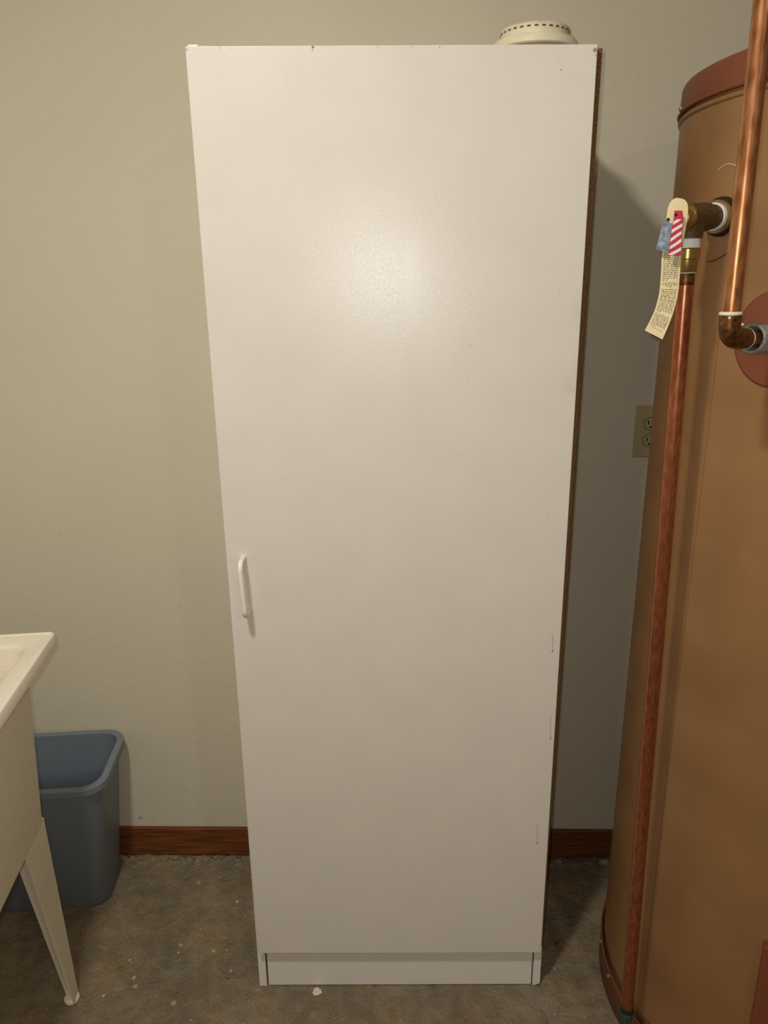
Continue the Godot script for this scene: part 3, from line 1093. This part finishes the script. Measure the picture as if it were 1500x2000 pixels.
# =====================================================================
# relief valve, its tag and the discharge pipe
# =====================================================================
func build_relief_pipe() -> void:
	var T := Vector3(0.4005, 1.534, 0.147)
	var E := Vector3(0.4655, 1.538, 0.0885)
	var foot := Vector3(0.4335, 0.118, 0.147)
	var t := thing("relief_valve", "brass relief valve with white thread tape, screwed into the water heater side", "valve", T)
	var ax := (E - T).normalized()
	var L := T.distance_to(E)
	# horizontal body from the cap to the nipple
	obj("body", lathe([Vector2(0, -0.022), Vector2(0.0165, -0.022), Vector2(0.0178, -0.0205), Vector2(0.0178, 0.021), Vector2(0.0172, 0.024), Vector2(0.0185, 0.028), Vector2(0.0185, 0.040), Vector2(0.0165, 0.043), Vector2(0.0165, L - 0.03), Vector2(0, L - 0.03)], 48, null, along(ax)).mesh(), mats.cast_brass, t)
	# downward branch
	var dn := (foot - T).normalized()
	obj("branch", lathe([Vector2(0.0155, 0.006), Vector2(0.0172, 0.01), Vector2(0.0176, 0.020), Vector2(0.0168, 0.027), Vector2(0.0, 0.027)], 40, null, along(dn)).mesh(), mats.cast_brass, t)
	obj("cap", lathe([Vector2(0.0188, 0.018), Vector2(0.0188, 0.0225), Vector2(0.0178, 0.0235), Vector2(0.0188, 0.0245), Vector2(0.0188, 0.029), Vector2(0.017, 0.035), Vector2(0.011, 0.0395), Vector2(0, 0.041)], 48, null, along(-ax)).mesh(), mats.bright_brass, t)
	# nipple into the tank: tape, bright ring, dark collar
	var nip := obj("nipple", lathe([Vector2(0.0, L - 0.034), Vector2(0.0125, L - 0.034), Vector2(0.0125, L), Vector2(0, L)], 36, null, along(ax)).mesh(), mats.bright_brass, t)
	obj("thread_tape", lathe([Vector2(0.0125, L - 0.030), Vector2(0.0178, L - 0.0295), Vector2(0.0186, L - 0.026), Vector2(0.018, L - 0.021), Vector2(0.0125, L - 0.0205)], 36, null, along(ax)).mesh(), mats.thread_tape, nip)
	obj("ring", lathe([Vector2(0.0125, L - 0.0205), Vector2(0.0215, L - 0.020), Vector2(0.0225, L - 0.0185), Vector2(0.0225, L - 0.016), Vector2(0.0215, L - 0.0145), Vector2(0.0125, L - 0.014)], 40, null, along(ax)).mesh(), mats.bright_brass, nip)
	obj("collar", lathe([Vector2(0.012, L - 0.014), Vector2(0.021, L - 0.0135), Vector2(0.0265, L - 0.006), Vector2(0.0265, L), Vector2(0.012, L)], 40, null, along(ax)).mesh(), mats.dark_gap, nip)
	# tag and lever
	var lever := obj("lever", Soup_ribbon([Vector3(0.3663, 1.5365, 0.181), Vector3(0.3585, 1.5215, 0.190), Vector3(0.3540, 1.5080, 0.194), Vector3(0.3515, 1.4975, 0.196), Vector3(0.3495, 1.4905, 0.1965)], [0.012, 0.016, 0.015, 0.015, 0.0155], T, 0.0016).mesh(), mats.lever_metal, t)
	lever.set_meta("label", "small dull silver test lever folded down over the valve end")
	var card := obj("striped_label", Soup_ribbon([Vector3(0.3672, 1.5390, 0.1945), Vector3(0.3668, 1.5280, 0.199), Vector3(0.3650, 1.5120, 0.2015), Vector3(0.3655, 1.4960, 0.202), Vector3(0.3648, 1.4850, 0.202)], [0.010, 0.0125, 0.014, 0.0165, 0.0165], T, 0.0006).mesh(), mats.striped_card, t)
	card.set_meta("label", "red and white striped label")
	var rivet := lathe([Vector2(0, 0), Vector2(0.0022, 0), Vector2(0.0018, 0.0012), Vector2(0, 0.0014)], 14).mesh()
	obj("rivet", rivet, mats.slot_black, card, Transform3D(Basis(Vector3.RIGHT, PI / 2), Vector3(0.3638, 1.5335, 0.1968) - T))
	obj("rivet", rivet, mats.slot_black, lever, Transform3D(Basis(Vector3.RIGHT, PI / 2), Vector3(0.3572, 1.5290, 0.1885) - T))
	var pts := [Vector3(0.3698, 1.5545, 0.1858), Vector3(0.3697, 1.5538, 0.1860), Vector3(0.3695, 1.5515, 0.1864), Vector3(0.3692, 1.5475, 0.1870), Vector3(0.3688, 1.5410, 0.1876), Vector3(0.3680, 1.5283, 0.1885), Vector3(0.3668, 1.5033, 0.1895), Vector3(0.3655, 1.4843, 0.190), Vector3(0.3662, 1.4652, 0.1905), Vector3(0.3662, 1.4394, 0.191), Vector3(0.3622, 1.4180, 0.194), Vector3(0.3560, 1.4015, 0.198), Vector3(0.3480, 1.3848, 0.202)]
	var paper := thing("paper_tag", "long cream paper tag with small print hanging from the relief valve", "tag", pts[-1])
	obj("paper", Soup_ribbon(pts, [0.004, 0.0110, 0.0180, 0.0232, 0.0262, 0.0270, 0.0255, 0.0248, 0.0246, 0.0246, 0.0246, 0.0255, 0.0272], pts[-1], 0.0004).mesh(), mats.tag_paper, paper)
	# discharge pipe
	var base := foot
	var p := thing("discharge_pipe", "reddish copper discharge pipe running down from the relief valve to near the floor", "pipe", base)
	var up := (T - foot).normalized()
	var H := T.distance_to(foot)
	var top := H - 0.027
	obj("thread_tape", lathe([Vector2(0.0, top - 0.001), Vector2(0.0146, top - 0.0120), Vector2(0.0151, top - 0.0100), Vector2(0.0145, top - 0.0088), Vector2(0.0151, top - 0.0065), Vector2(0.0145, top - 0.005), Vector2(0.0149, top - 0.0028), Vector2(0.0138, top), Vector2(0, top)].slice(1), 32, null, along(up)).mesh(), mats.thread_tape, p)
	obj("adapter", lathe([Vector2(0.0, top - 0.0432), Vector2(0.0122, top - 0.0432), Vector2(0.0128, top - 0.042), Vector2(0.0138, top - 0.027), Vector2(0.0152, top - 0.0255), Vector2(0.0152, top - 0.0135), Vector2(0.014, top - 0.0125), Vector2(0, top - 0.0125)], 32, null, along(up)).mesh(), mats.bright_brass, p)
	obj("solder_ring", lathe([Vector2(0.0111, top - 0.0447), Vector2(0.0120, top - 0.0445), Vector2(0.0122, top - 0.0438), Vector2(0.0122, top - 0.043)], 32, null, along(up)).mesh(), mats.solder_flux, p)
	obj("burnt_end", lathe([Vector2(0.0111, top - 0.060), Vector2(0.0113, top - 0.059), Vector2(0.0113, top - 0.0455), Vector2(0.0111, top - 0.0445)], 32, null, along(up)).mesh(), mats.tarnished_copper, p)
	obj("tube", lathe([Vector2(0.0098, 0.02), Vector2(0.0111, 0.02), Vector2(0.0111, top - 0.044)], 40, null, along(up)).mesh(), mats.red_copper, p)
	obj("outlet_end", lathe([Vector2(0.0092, 0.0), Vector2(0.0116, 0.0), Vector2(0.0122, 0.004), Vector2(0.0117, 0.012), Vector2(0.0122, 0.015), Vector2(0.0116, 0.0185), Vector2(0.0112, 0.021)], 32, null, along(up)).mesh(), mats.verdigris, p)
	obj("black_band", lathe([Vector2(0.0112, 0.019), Vector2(0.0120, 0.0195), Vector2(0.0120, 0.031), Vector2(0.0112, 0.0315)], 32, null, along(up)).mesh(), mats.black_wire, p)


# ribbon facing +z along a list of points with widths, with thickness; u across, v along
func Soup_ribbon(pts: Array, widths: Array, base: Vector3, th: float) -> Soup:
	# smooth the line
	var fine := []
	var wd := []
	var vs := []
	var n := pts.size()
	for k in n - 1:
		var p0: Vector3 = pts[maxi(k - 1, 0)]
		var p1: Vector3 = pts[k]
		var p2: Vector3 = pts[k + 1]
		var p3: Vector3 = pts[mini(k + 2, n - 1)]
		var steps := 6
		for s in steps:
			var f := float(s) / steps
			fine.append(p1.cubic_interpolate(p2, p0, p3, f))
			wd.append(lerpf(widths[k], widths[k + 1], f))
	fine.append(pts[-1])
	wd.append(widths[-1])
	var total := 0.0
	for k in fine.size():
		if k > 0:
			total += fine[k].distance_to(fine[k - 1])
		vs.append(total)
	var sp := Soup.new()
	var rows := []
	for k in fine.size():
		var tan: Vector3 = (fine[mini(k + 1, fine.size() - 1)] - fine[maxi(k - 1, 0)]).normalized()
		var side := tan.cross(Vector3(0, 0, -1))
		side = -side.normalized() if side.x < 0 else side.normalized()
		var nn := side.cross(-tan).normalized()
		if nn.z < 0:
			nn = -nn
		var c: Vector3 = fine[k] - base
		rows.append([c - side * wd[k] / 2, c + side * wd[k] / 2, nn, vs[k] / total])
	for k in rows.size() - 1:
		var a: Array = rows[k]
		var b: Array = rows[k + 1]
		for face in 2:
			var off0: Vector3 = a[2] * (th / 2 if face == 0 else -th / 2)
			var off1: Vector3 = b[2] * (th / 2 if face == 0 else -th / 2)
			var sg := 1.0 if face == 0 else -1.0
			var i0 := sp.add(b[0] + off1, b[2] * sg, Vector2(0, b[3]))
			var i1 := sp.add(b[1] + off1, b[2] * sg, Vector2(1, b[3]))
			var i2 := sp.add(a[1] + off0, a[2] * sg, Vector2(1, a[3]))
			var i3 := sp.add(a[0] + off0, a[2] * sg, Vector2(0, a[3]))
			if face == 0:
				sp.quad(i0, i1, i2, i3)
			else:
				sp.quad(i0, i3, i2, i1)
		for e in 2:
			var h0: Vector3 = a[2] * th / 2
			var h1: Vector3 = b[2] * th / 2
			if e == 0:
				sp.flat(a[0] - h0, b[0] - h1, b[0] + h1, a[0] + h0)
			else:
				sp.flat(a[1] + h0, b[1] + h1, b[1] - h1, a[1] - h0)
	for e in [0, rows.size() - 1]:
		var a: Array = rows[e]
		var h0: Vector3 = a[2] * th / 2
		sp.flat(a[0] - h0, a[1] - h0, a[1] + h0, a[0] + h0)
	return sp


# =====================================================================
# supply pipe with its elbow into the tank
# =====================================================================
func build_supply_pipe() -> void:
	var K := Vector3(0.4100, 1.3865, 0.29)                 # where the axes meet
	var S := Vector3(0.529, 1.3775, 0.203)                # on the tank surface
	var ax := (S - K).normalized()
	var L := K.distance_to(S)
	var t := thing("supply_pipe", "copper supply pipe coming down and turning through an elbow into the water heater", "pipe", K)
	var topv := Vector3(0.3935, CEIL - 0.002, 0.29) - K
	var up := topv.normalized()
	var bend := 0.019
	obj("tube", tube([up * 0.026, up * 0.5, topv], [0.0111, 0.0111, 0.0111], 40, false).mesh(), mats.copper, t)
	var path := []
	var rad := []
	var cup := 0.0128
	path.append(up * 0.029)
	rad.append(cup)
	path.append(up * 0.0205)
	rad.append(cup)
	for k in 13:
		var f := k / 12.0
		var p: Vector3 = (up * bend) * (1.0 - f) * (1.0 - f) + ax * bend * f * f
		path.append(p)
		rad.append(0.0125)
	path.append(ax * 0.0215)
	rad.append(cup)
	path.append(ax * 0.038)
	rad.append(cup)
	var el := obj("elbow", tube(path, rad, 36).mesh(), mats.tarnished_copper, t)
	obj("flux_ring", lathe([Vector2(0.0129, 0.0275), Vector2(0.0134, 0.0284), Vector2(0.0133, 0.0300), Vector2(0.0124, 0.0312), Vector2(0.0110, 0.0316)].map(func(q): return q).duplicate(), 36, null, along(up)).mesh(), mats.solder_flux, el)
	obj("flux_ring", lathe([Vector2(0.0127, 0.0370), Vector2(0.0132, 0.0374), Vector2(0.0130, 0.0388), Vector2(0.0108, 0.0392)], 36, null, along(ax)).mesh(), mats.solder_flux, el)
	obj("stub", lathe([Vector2(0.0109, 0.034), Vector2(0.0109, L - 0.002)], 36, null, along(ax)).mesh(), mats.red_copper, t)
	# hollow collar round the stub
	var a0 := 0.050
	obj("collar", lathe([Vector2(0.0112, a0 + 0.016), Vector2(0.0128, a0 + 0.012), Vector2(0.0140, a0 + 0.005), Vector2(0.0155, a0 + 0.001), Vector2(0.0172, a0), Vector2(0.0184, a0 + 0.002), Vector2(0.0187, a0 + 0.006), Vector2(0.0187, L - 0.003), Vector2(0.0, L - 0.004)].slice(0, 8), 48, null, along(ax)).mesh(), mats.zinc, t)
	var blob := SphereMesh.new()
	blob.radius = 0.0018
	blob.height = 0.0036
	blob.radial_segments = 10
	blob.rings = 6
	obj("solder_drop", blob, mats.solder_flux, el, Transform3D(Basis.IDENTITY, Vector3(-0.006, 0.0245, 0.0113)))
	obj("solder_drop", blob, mats.solder_flux, el, Transform3D(Basis.IDENTITY, Vector3(0.0125, 0.0165, 0.006)))


# =====================================================================
# laundry tub
# =====================================================================
func build_tub() -> void:
	var t := thing("laundry_tub", "speckled cream plastic laundry tub on tapered legs, at the left of the cabinet", "sink", Vector3(-0.635, 0, -0.028), Vector3(0, deg_to_rad(7.5), 0))
	var k := 8
	var rings := []
	rings.append(rrect(-0.526, -0.058, 0.062, 0.555, 0.02, 0.470, k))
	rings.append(rrect(-0.531, -0.052, 0.056, 0.561, 0.024, 0.473, k))
	rings.append(rrect(-0.532, -0.0505, 0.054, 0.562, 0.025, 0.48, k))
	rings.append(rrect(-0.545, -0.036, 0.048, 0.576, 0.025, 0.755, k))
	rings.append(rrect(-0.546, -0.034, 0.044, 0.58, 0.026, 0.775, k))
	rings.append(rrect(-0.552, -0.028, 0.034, 0.586, 0.028, 0.79, k))
	rings.append(rrect(-0.562, -0.018, 0.020, 0.60, 0.026, 0.802, k))
	rings.append(rrect(-0.574, -0.005, 0.004, 0.615, 0.016, 0.811, k))
	rings.append(rrect(-0.58, 0.001, -0.002, 0.62, 0.012, 0.8135, k))
	rings.append(rrect(-0.58, 0.001, -0.002, 0.62, 0.012, 0.8345, k))
	rings.append(rrect(-0.579, 0.0, -0.001, 0.619, 0.012, 0.8362, k))
	rings.append(rrect(-0.576, -0.003, 0.002, 0.616, 0.010, 0.8362, k))
	rings.append(rrect(-0.5745, -0.0045, 0.0035, 0.6145, 0.009, 0.834, k))
	rings.append(rrect(-0.545, -0.032, 0.042, 0.585, 0.030, 0.834, k))
	rings.append(rrect(-0.542, -0.035, 0.045, 0.582, 0.030, 0.832, k))
	rings.append(rrect(-0.541, -0.037, 0.047, 0.580, 0.030, 0.828, k))
	rings.append(rrect(-0.538, -0.042, 0.053, 0.572, 0.032, 0.770, k))
	rings.append(rrect(-0.525, -0.060, 0.068, 0.555, 0.045, 0.50, k))
	rings.append(rrect(-0.50, -0.085, 0.095, 0.53, 0.045, 0.482, k))
	obj("basin", loft(rings, 45.0, true, true), mats.speckled_plastic, t)
	# scrub ledge inside, against the back wall
	obj("soap_ledge", rbox(Vector3(0.30, 0.022, 0.055), 0.010, Vector3(-0.24, 0.775, 0.080)).mesh(), mats.speckled_plastic, t)
	for c in [[-0.0545, 0.056, -0.0535, 0.036, -1.0, 1.0], [-0.5255, 0.056, -0.5265, 0.036, 1.0, 1.0], [-0.0545, 0.572, -0.0535, 0.588, -1.0, -1.0], [-0.5255, 0.572, -0.5265, 0.588, 1.0, -1.0]]:
		tub_leg(t, c)


# an angle leg: two tapering flanges that meet at the outer corner, ribs between, a round foot
func tub_leg(t: Node3D, c: Array) -> void:
	var sx: float = c[4]
	var sz: float = c[5]
	var y0 := 0.006
	var y1 := 0.4725
	var th := 0.004
	var sp := Soup.new()
	var at := func(y: float, dx: float, dz: float) -> Vector3:
		var f := (y - y0) / (y1 - y0)
		var w := lerpf(0.024, 0.078, f)
		var d := lerpf(0.026, 0.10, f)
		return Vector3(lerpf(c[2], c[0], f) + sx * (dx * w if dx > -0.5 else th), y, lerpf(c[3], c[1], f) + sz * (dz * d if dz > -0.5 else th))
	# L outline: (0,0) (1,0) (1,th) (th,th) (th,1) (0,1); -1 marks the thickness
	var loop := [[0, 0], [1, 0], [1, -1], [-1, -1], [-1, 1], [0, 1]]
	var flip := sx * sz < 0
	for k in 6:
		var a: Array = loop[k]
		var b: Array = loop[(k + 1) % 6]
		var p0: Vector3 = at.call(y0, a[0], a[1])
		var p1: Vector3 = at.call(y0, b[0], b[1])
		var p2: Vector3 = at.call(y1, b[0], b[1])
		var p3: Vector3 = at.call(y1, a[0], a[1])
		if flip:
			sp.flat(p0, p1, p2, p3)
		else:
			sp.flat(p1, p0, p3, p2)
	for y in [y0, y1]:
		var q := []
		for a in loop:
			q.append(at.call(y, a[0], a[1]))
		sp.flat(q[0], q[1], q[2], q[3])
		sp.flat(q[0], q[3], q[4], q[5])
	var leg := obj("leg", sp.mesh(), mats.speckled_plastic, t)
	var fc := Vector3(c[2] + sx * 0.011, 0, c[3] + sz * 0.010)
	obj("foot", lathe([Vector2(0, 0.0), Vector2(0.0135, 0.0), Vector2(0.0155, 0.002), Vector2(0.0155, 0.008), Vector2(0.013, 0.011), Vector2(0.0105, 0.011), Vector2(0.0105, 0.005), Vector2(0, 0.005)], 28, null, Transform3D(Basis.IDENTITY, fc)).mesh(), mats.speckled_plastic, leg)
	for y in [0.13, 0.27, 0.40]:
		var f: float = (y - y0) / (y1 - y0)
		var w := lerpf(0.024, 0.078, f)
		var d := lerpf(0.026, 0.10, f)
		var rb := Soup.new()
		var o := Vector3(lerpf(c[2], c[0], f) + sx * th, y, lerpf(c[3], c[1], f) + sz * th)
		var px := Vector3(sx * w * 0.34, 0, 0)
		var pz := Vector3(0, 0, sz * d * 0.55)
		var e := Vector3(0, 0.004, 0)
		rb.flat(o + e, o + px + e, o + pz + e, o + pz + e)
		rb.flat(o, o + px, o + pz, o + pz)
		rb.flat(o + px, o + pz, o + pz + e, o + px + e)
		obj("rib", rb.mesh(), mats.speckled_plastic, leg)


# =====================================================================
# waste bin
# =====================================================================
func build_bin() -> void:
	var t := thing("waste_bin", "grey blue plastic waste bin standing on the floor behind the laundry tub", "bin", Vector3(-0.851, 0, -0.266), Vector3(0, deg_to_rad(6.0), 0))
	var k := 8
	var at := func(f: float, inset: float, y: float) -> Array:
		return rrect(lerpf(-0.135, -0.172, f) + inset, lerpf(0.137, 0.172, f) - inset, lerpf(-0.094, -0.110, f) + inset, lerpf(0.055, 0.108, f) - inset, lerpf(0.042, 0.045, f) - inset * 0.8, y, k)
	var rings := []
	rings.append(at.call(0.0, 0.010, 0.0008))
	rings.append(at.call(0.0, 0.003, 0.0016))
	rings.append(at.call(0.01, 0.0, 0.006))
	rings.append(at.call(0.95, 0.0, 0.362))
	rings.append(at.call(1.0, 0.0, 0.378))
	rings.append(at.call(1.0, 0.0025, 0.378))
	rings.append(at.call(0.95, 0.0025, 0.362))
	rings.append(at.call(0.02, 0.003, 0.009))
	rings.append(at.call(0.0, 0.012, 0.005))
	obj("body", loft(rings, 40.0, true, true), mats.grey_blue_plastic, t)
	var rim := []
	rim.append(at.call(1.0, -0.0005, 0.366))
	rim.append(at.call(1.0, -0.0115, 0.3640))
	rim.append(at.call(1.0, -0.0125, 0.3652))
	rim.append(at.call(1.0, -0.0125, 0.3795))
	rim.append(at.call(1.0, -0.0110, 0.3815))
	rim.append(at.call(1.0, 0.0022, 0.3818))
	rim.append(at.call(1.0, 0.0034, 0.3808))
	rim.append(at.call(1.0, 0.0036, 0.370))
	obj("rim", loft(rim, 30.0), mats.grey_blue_plastic, t)


# =====================================================================
# bits on the floor
# =====================================================================
func crumb(called: String, label: String, at: Vector3, size: Vector3, seed_: int, m: Material) -> void:
	var n := FastNoiseLite.new()
	n.seed = seed_
	n.frequency = 0.9
	n.fractal_octaves = 3
	var sp := Soup.new()
	var nu := 20
	var nv := 12
	var pos := func(u: int, v: int) -> Vector3:
		var a := TAU * (u % nu) / nu
		var b := PI * v / nv
		var e := Vector3(sin(b) * cos(a), cos(b), sin(b) * sin(a))
		var r := 1.0 + 0.6 * n.get_noise_3d(e.x * 2.0, e.y * 2.0, e.z * 2.0)
		var p := e * r * size * 0.5
		p.y = maxf(p.y, -size.y * 0.3)
		return p + Vector3(0, size.y * 0.3, 0)
	for v in nv:
		for u in nu:
			sp.flat(pos.call(u, v), pos.call(u + 1, v), pos.call(u + 1, v + 1), pos.call(u, v + 1))
	var o := obj(called, sp.mesh(), m, null, Transform3D(Basis.IDENTITY, at))
	tag(o, label, "debris")


func build_debris() -> void:
	crumb("plaster_crumb", "pale plaster crumb at the baseboard, next to the water heater", Vector3(0.533, -0.0005, -0.379), Vector3(0.026, 0.012, 0.016), 4, mats.plaster)
	crumb("plaster_crumb", "small pale plaster crumb at the baseboard, right behind the cabinet side", Vector3(0.415, -0.0005, -0.381), Vector3(0.02, 0.008, 0.012), 9, mats.plaster)
	crumb("plaster_crumb", "tiny curled pale chip lying on the open floor between bin and cabinet", Vector3(-0.507, -0.001, -0.302), Vector3(0.010, 0.004, 0.009), 14, mats.plaster)
	# a dried drip of white paint in front of the kick board
	var sp := Soup.new()
	var n := 36
	var edge := []
	var mid := []
	for k in n:
		var a := TAU * k / n
		var r := 0.0098 * (1.0 + 0.10 * sin(a * 3.0 + 1.0) + 0.06 * sin(a * 7.0))
		edge.append(Vector3(cos(a) * r, 0.0, sin(a) * r))
		mid.append(Vector3(cos(a) * r * 0.8, 0.0014, sin(a) * r * 0.8))
	for k in n:
		var e := (k + 1) % n
		sp.flat(edge[e], edge[k], mid[k], mid[e])
		sp.flat(mid[e], mid[k], Vector3(0, 0.0017, 0), Vector3(0, 0.0017, 0))
	var o := obj("paint_drip", sp.mesh(), mats.dried_paint, null, Transform3D(Basis.IDENTITY, Vector3(-0.1735, -0.0007, -0.001)))
	tag(o, "round dried drip of white paint on the floor in front of the kick board", "paint drip")
